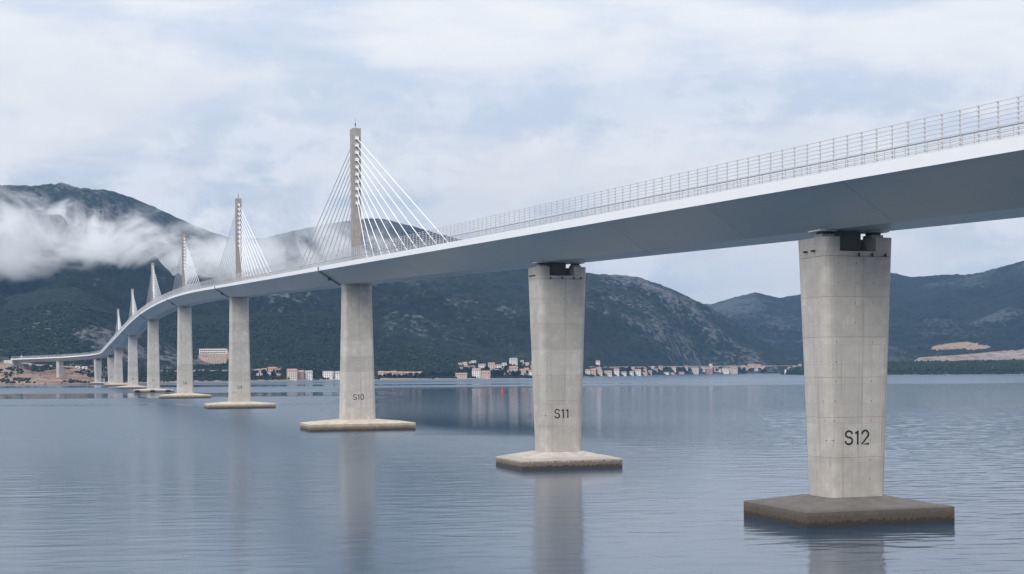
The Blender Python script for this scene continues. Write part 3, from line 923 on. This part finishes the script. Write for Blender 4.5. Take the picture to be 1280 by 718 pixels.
# S7's row of tyre fenders
c, hd = ctr(1152.5)
for x in (-14.5, -1.5, 11.5):
    m = MB(); m.tube([(x - 1.9, -9.75, 1.5), (x + 1.9, -9.75, 1.5)], 0.9, 8)
    p = [o for o in bridge.children if o.get('label', '') == 'concrete pier marked S7'][0]
    m.build('fender', M['steel'], p)


# ------------------------------------------------------------------ town, road, small things on the far shore
WALL = {'white': (0.74, 0.73, 0.71), 'cream': (0.62, 0.55, 0.45), 'pink': (0.58, 0.42, 0.36), 'orange': (0.55, 0.42, 0.34), 'red': (0.42, 0.27, 0.23), 'stone': (0.40, 0.37, 0.33)}
ROOF = {'tile': (0.33, 0.20, 0.155), 'dark': (0.20, 0.13, 0.11), 'flat': (0.55, 0.54, 0.52), 'grey': (0.30, 0.29, 0.28)}
for k_, v_ in WALL.items(): M['wall_' + k_] = plain('wall_' + k_, v_, 0.9, 0.08, 0.5)
for k_, v_ in ROOF.items(): M['roof_' + k_] = plain('roof_' + k_, v_, 0.9, 0.18, 0.8)
M['glass'] = plain('window_dark', (0.035, 0.04, 0.048), 0.25, 0.2, 1.0)
M['stone'] = concrete('sea_wall_stone', (0.42, 0.39, 0.35), False)
M['roadside'] = plain('road_embankment', (0.40, 0.36, 0.32), 0.9, 0.15, 0.2)
big_win_me = MB().box((0, 0, 0), (2.6, 0.16, 2.2)).data('window', M['glass'])
win_me = MB().box((0, 0, 0), (1.25, 0.14, 1.5)).data('window', M['glass'])
door_me = MB().box((0, 0, 0), (1.2, 0.14, 2.2)).data('door', M['glass'])
chim_me = MB().box((0, 0, 0), (0.8, 0.8, 1.6)).data('chimney', M['wall_stone'])


def house(u0, u1, vt, vb, wall, roof, label, group=None, flat=False, yaw=None):
    u = (u0 + u1) / 2
    g = ground(u, vb)
    if g is None: return
    Yd = g.y
    wd = (u1 - u0) * Yd / F * 0.94; ht = max(4.5, (vb - vt) * Yd / F)
    dp = min(max(7.0, wd * 0.75), 14.0)
    yw = random.uniform(-0.25, 0.25) if yaw is None else yaw
    rise = 0.0 if flat else min(0.26 * ht, 3.2)
    e = ht - rise; sink = 6.0
    h_ = empty('house', (g.x, g.y + dp * 0.1, g.z), yw); tag(h_, label, 'house', group)
    m = MB(); m.box((0, 0, (e - sink) / 2), (wd, dp, e + sink))
    if not flat:
        b = len(m.v)
        m.v += [(-wd / 2, -dp / 2, e), (-wd / 2, dp / 2, e), (-wd / 2, 0, ht - 0.15), (wd / 2, -dp / 2, e), (wd / 2, dp / 2, e), (wd / 2, 0, ht - 0.15)]
        m.f += [(b, b + 2, b + 1), (b + 3, b + 4, b + 5)]
    m.build('wall', M['wall_' + wall], h_)
    m = MB()
    if flat:
        m.box((0, 0, e + 0.2), (wd + 0.5, dp + 0.5, 0.38))
    else:
        o_ = 0.45
        sl = rise / (dp / 2)
        x_, y_ = wd / 2 + o_, dp / 2 + o_
        z_ = e - sl * o_ + 0.12
        b = len(m.v)
        for dz in (0.0, 0.28):
            m.v += [(-x_, -y_, z_ + dz), (x_, -y_, z_ + dz), (x_, 0, ht + dz), (-x_, 0, ht + dz), (-x_, y_, z_ + dz), (x_, y_, z_ + dz)]
        q = lambda *a: tuple(b + i for i in a)
        m.f += [q(6, 7, 8, 9), q(9, 8, 11, 10), q(3, 2, 1, 0), q(4, 5, 2, 3), q(0, 1, 7, 6), q(5, 4, 10, 11), q(1, 2, 8, 7), q(2, 5, 11, 8), q(3, 0, 6, 9), q(4, 3, 9, 10)]
    r_ = m.build('roof', M['roof_' + roof], h_)
    if not flat: put('chimney', chim_me, r_, (wd * 0.22, 1.2, ht + 0.2))
    nfl = max(1, int(round(e / 3.1))); ncol = max(2, int(wd / 3.0))
    for f_ in range(nfl):
        for k in range(ncol):
            x = (k + 0.5) / ncol * wd - wd / 2
            if f_ == 0 and k == ncol // 2: put('door', door_me, h_, (x, -dp / 2 - 0.03, 1.1)); continue
            put('window', win_me, h_, (x, -dp / 2 - 0.03, 1.7 + f_ * (e / nfl)))
    return h_


HS = [
    (318, 326, 462.5, 467.5, 'pink', 'tile', 'small pink house with tiled roof just right of pier S9'),
    (327, 334, 461, 466, 'orange', 'tile', 'orange walled house, second to the right of pier S9'),
    (335, 345, 460.5, 467, 'pink', 'tile', 'wide pinkish house, third to the right of pier S9'),
    (358.8, 371.6, 462.3, 475.5, 'cream', 'tile', 'tallest cream house with red roof between piers S9 and S10'),
    (372.6, 379.6, 463.4, 474.3, 'red', 'tile', 'narrow reddish house right of the tallest cream house'),
    (381, 390.5, 464.6, 475, 'white', 'grey', 'tall white house at the waterside, midway between piers S9 and S10'),
    (404, 416.8, 465, 473.8, 'white', 'flat', 'wide white flat roofed house left of pier S10'),
    (418.5, 426, 464.6, 474, 'white', 'grey', 'white gabled house touching the left edge of pier S10'),
    (569, 584, 466.8, 472.8, 'orange', 'tile', 'low orange house at the waterside left of the white block'),
    (590, 600.5, 461, 472.5, 'white', 'tile', 'tall white waterside block between piers S10 and S11'),
    (601.5, 613, 463.8, 472.8, 'orange', 'tile', 'big red roofed house right of the white waterside block'),
    (598, 607, 455.2, 461, 'white', 'tile', 'white hillside house above the white waterside block'),
    (586, 594, 457.5, 462.5, 'stone', 'dark', 'grey stone house on the slope, leftmost of the hillside houses'),
    (610, 618.5, 454, 461.5, 'cream', 'tile', 'cream hillside house above the big red roofed house'),
    (619, 627, 456.2, 461.5, 'white', 'tile', 'small white hillside house right of the cream one'),
    (627.5, 633.5, 454, 459.5, 'white', 'grey', 'white grey roofed hillside house left of the topmost house'),
    (637, 646.5, 448.2, 456, 'white', 'grey', 'topmost white house on the ridge left of pier S11'),
    (636, 647, 458.2, 465, 'pink', 'tile', 'pink red roofed house below the topmost white house'),
    (649.5, 655, 461.5, 470.5, 'cream', 'tile', 'cream house right of the pink red roofed house'),
    (655.5, 661, 460.2, 469.5, 'cream', 'tile', 'tall cream house close to pier S11, left side'),
    (661, 667, 462.5, 471, 'white', 'tile', 'white house touching the left edge of pier S11'),
    (732, 738, 462.5, 468, 'cream', 'tile', 'cream house touching the right edge of pier S11'),
    (738.5, 745, 461, 468.5, 'pink', 'tile', 'pink house, second to the right of pier S11'),
    (745, 750, 451.2, 456.5, 'white', 'tile', 'white house high on the slope right of pier S11'),
    (747, 753, 464, 469.2, 'cream', 'tile', 'cream house, third to the right of pier S11'),
    (755, 765, 464.2, 469.5, 'cream', 'tile', 'wide cream house, fourth to the right of pier S11'),
    (767.5, 774, 461.3, 469.5, 'white', 'tile', 'tall white house with red roof, left of the two alike'),
    (776.5, 783, 465, 469.5, 'white', 'tile', 'low white house between the two tall white houses'),
    (787, 792, 464.5, 469.5, 'white', 'grey', 'small white grey roofed house left of the right tall house'),
    (794, 801, 461.8, 469.2, 'white', 'tile', 'tall white house with red roof, right of the two alike'),
    (803, 809, 465.5, 469.2, 'cream', 'tile', 'low cream house right of the tall white houses'),
    (829, 836, 465.8, 469, 'white', 'flat', 'small white flat roofed house by the water'),
    (838, 843, 466, 469, 'orange', 'tile', 'small orange house by the water'),
    (846, 855, 465.3, 468.8, 'pink', 'tile', 'pink low house by the water, left of the cream block'),
    (860.5, 873.5, 460, 467.6, 'cream', 'flat', 'large cream apartment block by the far shore'),
    (881, 891, 460, 466.8, 'red', 'tile', 'reddish block right of the large cream block'),
    (903, 911, 460, 466, 'white', 'tile', 'white house, left of the pair right of the reddish block'),
    (912, 921.5, 459.3, 466.5, 'cream', 'tile', 'cream house, right of the pair right of the reddish block'),
    (935, 943, 455.2, 459, 'pink', 'tile', 'pink house on the slope above the far road'),
    (943.5, 951, 455.6, 459, 'orange', 'tile', 'orange house on the slope, right of the pink one'),
]
for a in HS:
    house(*a, group='houses of the shore town', flat=(a[5] == 'flat'))
ORD = ['first', 'second', 'third', 'fourth', 'fifth', 'sixth', 'seventh', 'eighth', 'ninth', 'tenth', 'eleventh', 'twelfth', 'thirteenth', 'fourteenth', 'fifteenth', 'sixteenth', 'seventeenth', 'eighteenth', 'nineteenth', 'twentieth'] + ['twenty ' + q_ for q_ in ('first', 'second', 'third', 'fourth', 'fifth', 'sixth', 'seventh', 'eighth', 'ninth')] + ['thirtieth'] + ['thirty ' + q_ for q_ in ('first', 'second', 'third', 'fourth', 'fifth', 'sixth', 'seventh', 'eighth', 'ninth')]
# terrace of joined orange roofed houses right of S10
for i in range(7):
    a = 472.5 + i * 7.9
    house(a, a + 7.7, 464.6 + 0.15 * i, 471.3, 'orange' if i % 2 else 'cream', 'tile', '%s house from pier S10 in the orange roofed terrace' % ORD[i], 'orange roofed terrace right of pier S10', yaw=0.0)


# the rest of the village, small houses scattered up the slope
def village(u0, u1, va, vb, n, words, tail, seed):
    r_ = random.Random(seed); spots = []
    for k in range(400):
        u, v = r_.uniform(u0, u1), r_.uniform(va, vb)
        if all(abs(u - a) > 3.4 or abs(v - b) > 3.0 for a, b in spots) and all(not (h_[0] - 2 < u < h_[1] + 2 and h_[2] - 1 < v < h_[3] + 2.5) for h_ in HS):
            spots.append((u, v))
        if len(spots) == n: break
    spots.sort()
    for i, (u, v) in enumerate(spots):
        wd = r_.uniform(3.6, 6.4); hh = r_.uniform(3.0, 4.8)
        wl = r_.choice(['white', 'white', 'cream', 'pink', 'orange', 'stone'])
        house(u - wd / 2, u + wd / 2, v - hh, v, wl, r_.choice(['tile', 'tile', 'dark', 'grey']), '%s small house from the left %s, %s walls' % (ORD[i], words, wl), tail)


village(574, 668, 455, 471, 20, 'on the slope left of S11', 'small houses up the town slope', 5)
village(318, 356, 462, 472, 6, 'right of S9', 'small houses right of pier S9', 6)
village(733, 860, 461, 468, 9, 'on the shore right of S11', 'small houses on the far shore', 7)
village(870, 1000, 458.5, 465.5, 11, 'on the shore left of S12', 'small houses on the distant shore', 8)

# hotel on terraced rock between S8 and S9
g = ground(266, 442.5)
ht_ = empty('hotel', (g.x, g.y + 6, g.z)); tag(ht_, 'long white hotel block on terraced rock between piers S8 and S9', 'hotel')
sc_ = g.y / F
MB().box((0, 0, 3.2), (34 * sc_, 11, 10.5)).build('wall', M['wall_white'], ht_)
MB().box((0, 0, 8.8), (35 * sc_, 12, 0.6)).build('roof', M['roof_flat'], ht_)
for f_ in range(2):
    for k in range(13):
        put('window', big_win_me, ht_, ((k - 6) * 34 * sc_ / 13.5, -5.55, 2.0 + f_ * 3.7))
M['terrace'] = plain('terrace_stone', (0.40, 0.31, 0.23), 0.9, 0.2, 0.2)
tw = empty('terrace_wall', (g.x, g.y - 4, g.z - 1)); tag(tw, 'stepped pale retaining terraces with buttresses below the white hotel', 'retaining wall')
for i, v_ in enumerate((446.5, 451.0, 455.5)):
    gg = ground(267 + i, v_); dx, dy, dz = gg.x - tw.location.x, gg.y - tw.location.y, gg.z - tw.location.z
    wd_ = (35 - 4 * i) * sc_
    MB().box((dx, dy, dz + 1.2), (wd_, 2.4, 8.5)).build('terrace', M['terrace'], tw)
    for k in range(8):
        m = MB(); x = dx + (k - 3.5) * wd_ / 8.3
        m.loft([[(x - 0.6, dy - 4.4, dz - 3), (x + 0.6, dy - 4.4, dz - 3), (x + 0.6, dy - 1.25, dz - 3), (x - 0.6, dy - 1.25, dz - 3)],
                [(x + 1.4, dy - 1.7, dz + 4.6), (x + 2.6, dy - 1.7, dz + 4.6), (x + 2.6, dy - 1.25, dz + 4.6), (x + 1.4, dy - 1.25, dz + 4.6)]])
        m.build('buttress', M['wall_stone'], tw)


def ribbon(name, pix, width, mat, label, cat, rise=0.6, kind='structure', wallh=2.5):
    """road or wall along the terrain through photo pixels"""
    us = np.arange(pix[0][0], pix[-1][0] + 0.1, 2.0); P = []
    for u in us:
        g_ = ground(float(u), float(np.interp(u, [a for a, _ in pix], [b for _, b in pix])))
        if g_ is not None: P.append(g_)
    if len(P) < 3: return
    A = np.array([p[:] for p in P]); kk = np.ones(7) / 7
    pad = np.pad(A, ((3, 3), (0, 0)), mode='edge')
    A = np.stack([np.convolve(pad[:, i], kk, 'valid') for i in range(3)], -1)
    m = MB()
    m.loft([[(p[0], p[1] - width / 2, p[2] - wallh), (p[0], p[1] - width / 2, p[2] + rise), (p[0], p[1] + width / 2, p[2] + rise), (p[0], p[1] + width / 2, p[2] - wallh)] for p in A])
    o = m.build(name, mat, None)
    return tag(o, label, cat, kind=kind)


ribbon('coast_road', [(196, 465), (240, 464.5), (300, 464), (352, 461)], 7, M['roadside'], 'pale coast road embankment on the left far shore', 'road', 1.6)
ribbon('hill_road', [(735, 459.5), (800, 459.2), (860, 458.4), (1004, 457.5)], 7, M['roadside'], 'thin pale road along the far right slope', 'road', 0.9)
ribbon('quay', [(355, 475.3), (430, 474.6), (470, 474.2), (540, 474.2), (600, 474.4), (668, 473.8)], 4, M['stone'], 'pale stone quay along the town waterfront', 'quay', 0.9, wallh=5)
ribbon('shore_path', [(728, 472), (790, 470.7), (850, 469)], 4, M['stone'], 'pale waterfront path right of pier S11', 'path', 0.9, wallh=5)
ribbon('site_road', [(-60, 452), (0, 454), (60, 457.5), (112, 461)], 8, M['roadside'], 'bare access road across the left bank', 'road', 0.6)


# trees between the houses
def tree_proto(seed, mat):
    g_ = np.random.default_rng(seed)
    tm = MB(); tm.tube([(0, 0, -1), (0.1, 0, 1.6), (0.0, 0.1, 4.0)], [0.35, 0.26, 0.12], 6)
    for a in (0.4, 2.4, 4.5): tm.tube([(0, 0, 2.0), (1.1 * math.cos(a), 1.1 * math.sin(a), 3.9)], [0.14, 0.05], 5)
    trunk = tm.data('trunk', M['trunk'])
    cm = MB()
    for i in range(420):
        d = g_.normal(size=3); d /= np.linalg.norm(d); r_ = g_.random() ** 0.4
        c_ = np.array([d[0] * 2.6 * r_, d[1] * 2.6 * r_, 4.3 + d[2] * 2.3 * r_]) + g_.normal(size=3) * 0.25
        a_, b_ = g_.normal(size=3), g_.normal(size=3)
        a_ /= np.linalg.norm(a_); b_ -= a_ * (a_ @ b_); b_ /= np.linalg.norm(b_)
        s_ = g_.uniform(0.28, 0.6); k = len(cm.v)
        cm.v += [tuple(c_ + a_ * s_), tuple(c_ + b_ * s_ * 0.7), tuple(c_ - a_ * s_), tuple(c_ - b_ * s_ * 0.7)]; cm.f.append((k, k + 1, k + 2, k + 3))
    return trunk, cm.data('crown', mat)


M['trunk'] = plain('bark', (0.09, 0.07, 0.055), 0.9, 0.3, 3.0)
PROT = [tree_proto(s_, M['leaf'] if s_ % 2 else M['leaf2']) for s_ in range(4)]
TR = [(321, 470, 6), (330, 471, 7), (341, 471.5, 6), (350, 470.5, 6), (393, 472, 5), (399, 471, 5), (395, 468, 5)]
TR += [(474 + i * 5.0 + random.uniform(-1.5, 1.5), 472.8 + random.uniform(-0.6, 0.4), random.uniform(4.2, 6.5)) for i in range(13)]
TR += [(541 + i * 4.2, 471.8 + random.uniform(-0.8, 0.5), random.uniform(5, 8)) for i in range(7)]
TR += [(583, 466.5, 7), (589, 465, 6), (617, 471, 8), (622, 471.5, 9), (627, 471, 9), (631, 469, 8), (633, 464, 7), (642, 471.5, 7), (648, 471, 8), (652, 458, 5), (625, 465, 5), (608, 463, 5), (634, 457, 5)]
TR += [(752, 462, 4), (785, 466, 4), (811 + 3, 468, 4), (820, 468, 4), (833, 463, 4), (857, 466.5, 4), (877, 465, 4), (896, 465.5, 4), (925, 465, 4), (930, 465, 4)]
_r = random.Random(3)
TR += [(_r.uniform(572, 667), _r.uniform(459, 472), _r.uniform(4, 7)) for i in range(18)] + [(_r.uniform(733, 960), _r.uniform(463, 468), _r.uniform(3, 5)) for i in range(22)] + [(_r.uniform(318, 357), _r.uniform(464, 473), _r.uniform(4, 6)) for i in range(8)]
where = lambda u: 'between piers S9 and S10' if u < 440 else 'below the terrace right of pier S10' if u < 540 else 'between piers S10 and S11' if u < 700 else 'right of pier S11'
TR.sort(); cnt = {}
for i, (u, v, hp) in enumerate(TR):
    g_ = ground(u, v)
    if g_ is None: continue
    s_ = hp * g_.y / F / 6.6
    tr = empty('tree', g_, random.uniform(0, 6)); tr.scale = (s_ * random.uniform(0.9, 1.3),) * 2 + (s_,)
    wh = where(u); cnt[wh] = cnt.get(wh, -1) + 1
    tag(tr, ORD[cnt[wh]] + ' dark green tree from the left ' + wh, 'tree', 'dark shore trees ' + where(u))
    tk, cr = PROT[i % 4]
    put('trunk', tk, tr); put('crown', cr, tr)

# navigation buoys
M['buoy_green'] = plain('buoy_green', (0.02, 0.16, 0.11), 0.5, 0.1)
M['buoy_red'] = plain('buoy_red', (0.62, 0.05, 0.06), 0.5, 0.1)


def buoy(u, v, hp, mat, label):
    Yd = water_Y(u, v); p = px(u, v, Yd); s_ = hp * Yd / F / 4.0
    b_ = empty('buoy', (p.x, p.y, 0)); b_.scale = (s_,) * 3; tag(b_, label, 'buoy')
    MB().tube([(0, 0, -0.4), (0, 0, 0.0), (0, 0, 0.7), (0, 0, 0.9)], [0.9, 1.0, 1.0, 0.7], 12).build('float', mat, b_)
    m = MB()
    for a in range(4):
        m.tube([(0.6 * math.cos(a * 1.571), 0.6 * math.sin(a * 1.571), 0.85), (0.22 * math.cos(a * 1.571), 0.22 * math.sin(a * 1.571), 3.0)], 0.13, 5)
    m.build('tower', mat, b_)
    MB().tube([(0, 0, 1.5), (0, 0, 2.9)], [0.48, 0.26], 8).build('daymark', mat, b_)
    MB().tube([(0, 0, 2.9), (0, 0, 3.5), (0, 0, 4.0)], [0.28, 0.3, 0.08], 8).build('lantern', M['steel'] if mat == M['buoy_green'] else mat, b_)


buoy(26.8, 499, 7.5, M['buoy_green'], 'green lateral buoy floating at the left edge of the bay')
buoy(627.7, 490.5, 6.5, M['buoy_red'], 'red lateral buoy floating left of pier S11')

# little lighthouse on the spit, cabins on the left bank, mast at the bridge end
g_ = ground(981.8, 468); g_ = g_ or px(981.8, 468, 3100)
k_ = g_.y / F
lh = empty('lighthouse', (g_.x, g_.y, max(0.3, g_.z))); tag(lh, 'small white lighthouse on the spit left of pier S12', 'lighthouse')
MB().tube([(0, 0, -2), (0, 0, 5.2 * k_)], [1.3 * k_, 0.95 * k_], 10).build('tower', M['wall_white'], lh)
MB().tube([(0, 0, 5.2 * k_), (0, 0, 5.6 * k_)], [1.2 * k_, 1.2 * k_], 10).build('gallery', M['wall_white'], lh)
MB().tube([(0, 0, 5.6 * k_), (0, 0, 6.5 * k_), (0, 0, 7.1 * k_)], [0.6 * k_, 0.6 * k_, 0.1], 10).build('lantern', M['glass'], lh)
for u, v, wpx_, lab in ((128.5, 477.5, 4.2, 'white site cabin on the bank right of pier S3'), (97, 461.3, 5, 'low white site shed on the left bank, left of two'), (106, 461.3, 6, 'low white site shed on the left bank, right of two')):
    g_ = ground(u, v)
    if g_ is None: continue
    k_ = g_.y / F
    cbn = empty('site_cabin', g_); tag(cbn, lab, 'cabin')
    MB().box((0, 0, 1.2), (wpx_ * k_, 3, 4.6)).build('wall', M['wall_white'], cbn)
    MB().box((0, 0, 3.62), (wpx_ * k_ + 0.3, 3.3, 0.2)).build('roof', M['roof_grey'], cbn)
    put('door', door_me, cbn, (0, -1.55, 1.2)); put('window', win_me, cbn, (wpx_ * k_ * 0.3, -1.55, 1.8))
p = BP(2196, -HW + 2.2, 1.0)
ms = empty('mast', p); tag(ms, 'thin mast with white box at the far left end of the bridge', 'mast')
MB().tube([(0, 0, -0.3), (0, 0, 9)], [0.3, 0.15], 6).build('pole', M['rail_dark'], ms)
MB().box((0, 0, 3.2), (1.6, 1.6, 2.2)).build('cabinet', M['anchor'], ms)

# ------------------------------------------------------------------ air
def volume_box(name, lo, hi, build, label, cat):
    c_ = [(a + b) / 2 for a, b in zip(lo, hi)]; d_ = [b - a for a, b in zip(lo, hi)]
    m = bpy.data.materials.new(name); m.use_nodes = True
    t = NT(m.node_tree); t.n.clear()
    out = t.node('ShaderNodeOutputMaterial'); pv = t.node('ShaderNodeVolumePrincipled')
    t.l.new(pv.outputs[0], out.inputs['Volume']); build(t, pv)
    o = MB().box((0, 0, 0), d_).build(name, m, None); o.location = c_
    return tag(o, label, cat, kind='stuff')


def even_air(t, pv):
    pv.inputs['Color'].default_value = (0.33, 0.60, 1.0, 1); pv.inputs['Density'].default_value = 4.0e-5; pv.inputs['Anisotropy'].default_value = 0.15


volume_box('haze', (-9500, -900, -60), (9500, 9300, 640), even_air, 'thin blue haze filling the air of the bay', 'haze')


def cloud_air(t, pv):
    g_ = t.node('ShaderNodeNewGeometry').outputs['Position']
    x, y, z = t.sep(g_)
    n = t.noise(t.mapping(g_, (0.0052, 0.0040, 0.0066), rot=(0, R(20), 0)), 1.0, 7, 0.66, 1.2, w=2.3)
    n2 = t.noise(t.mapping(g_, (0.0024, 0.0018, 0.0030)), 1.0, 2, 0.5, w=5.0)
    zz = t.math('ADD', z, t.math('MULTIPLY', t.math('SUBTRACT', n2, 0.5), 260.0))
    floor_ = t.remap(t.math('ADD', z, t.math('MULTIPLY', t.math('SUBTRACT', n2, 0.5), -60.0)), 150.0, 250.0)
    top_ = t.remap(zz, 535.0, 225.0, smooth=False)
    env = t.math('MULTIPLY', floor_, top_)
    side = t.remap(x, -150.0, -1000.0, 0.78, 1.03)
    edge = t.math('MULTIPLY', t.remap(y, 2680.0, 2850.0), t.remap(x, -120.0, -420.0))
    thr = t.math('SUBTRACT', 0.84, t.math('MULTIPLY', t.math('MULTIPLY', env, side), 0.46))
    n = t.math('ADD', t.math('MULTIPLY', t.math('SUBTRACT', n, 0.5), 1.55), 0.5)
    d = t.remap(t.math('SUBTRACT', n, thr), 0.0, 0.22, 0.0, 0.017)
    d = t.math('MULTIPLY', t.math('MULTIPLY', d, floor_), edge)
    t.put(pv.inputs['Density'], d)
    pv.inputs['Color'].default_value = (0.99, 0.992, 0.995, 1); pv.inputs['Anisotropy'].default_value = 0.0


volume_box('low_cloud', (-2700, 2650, 130), (120, 3900, 590), cloud_air, 'torn white cloud bank drifting along the left mountain side', 'cloud')
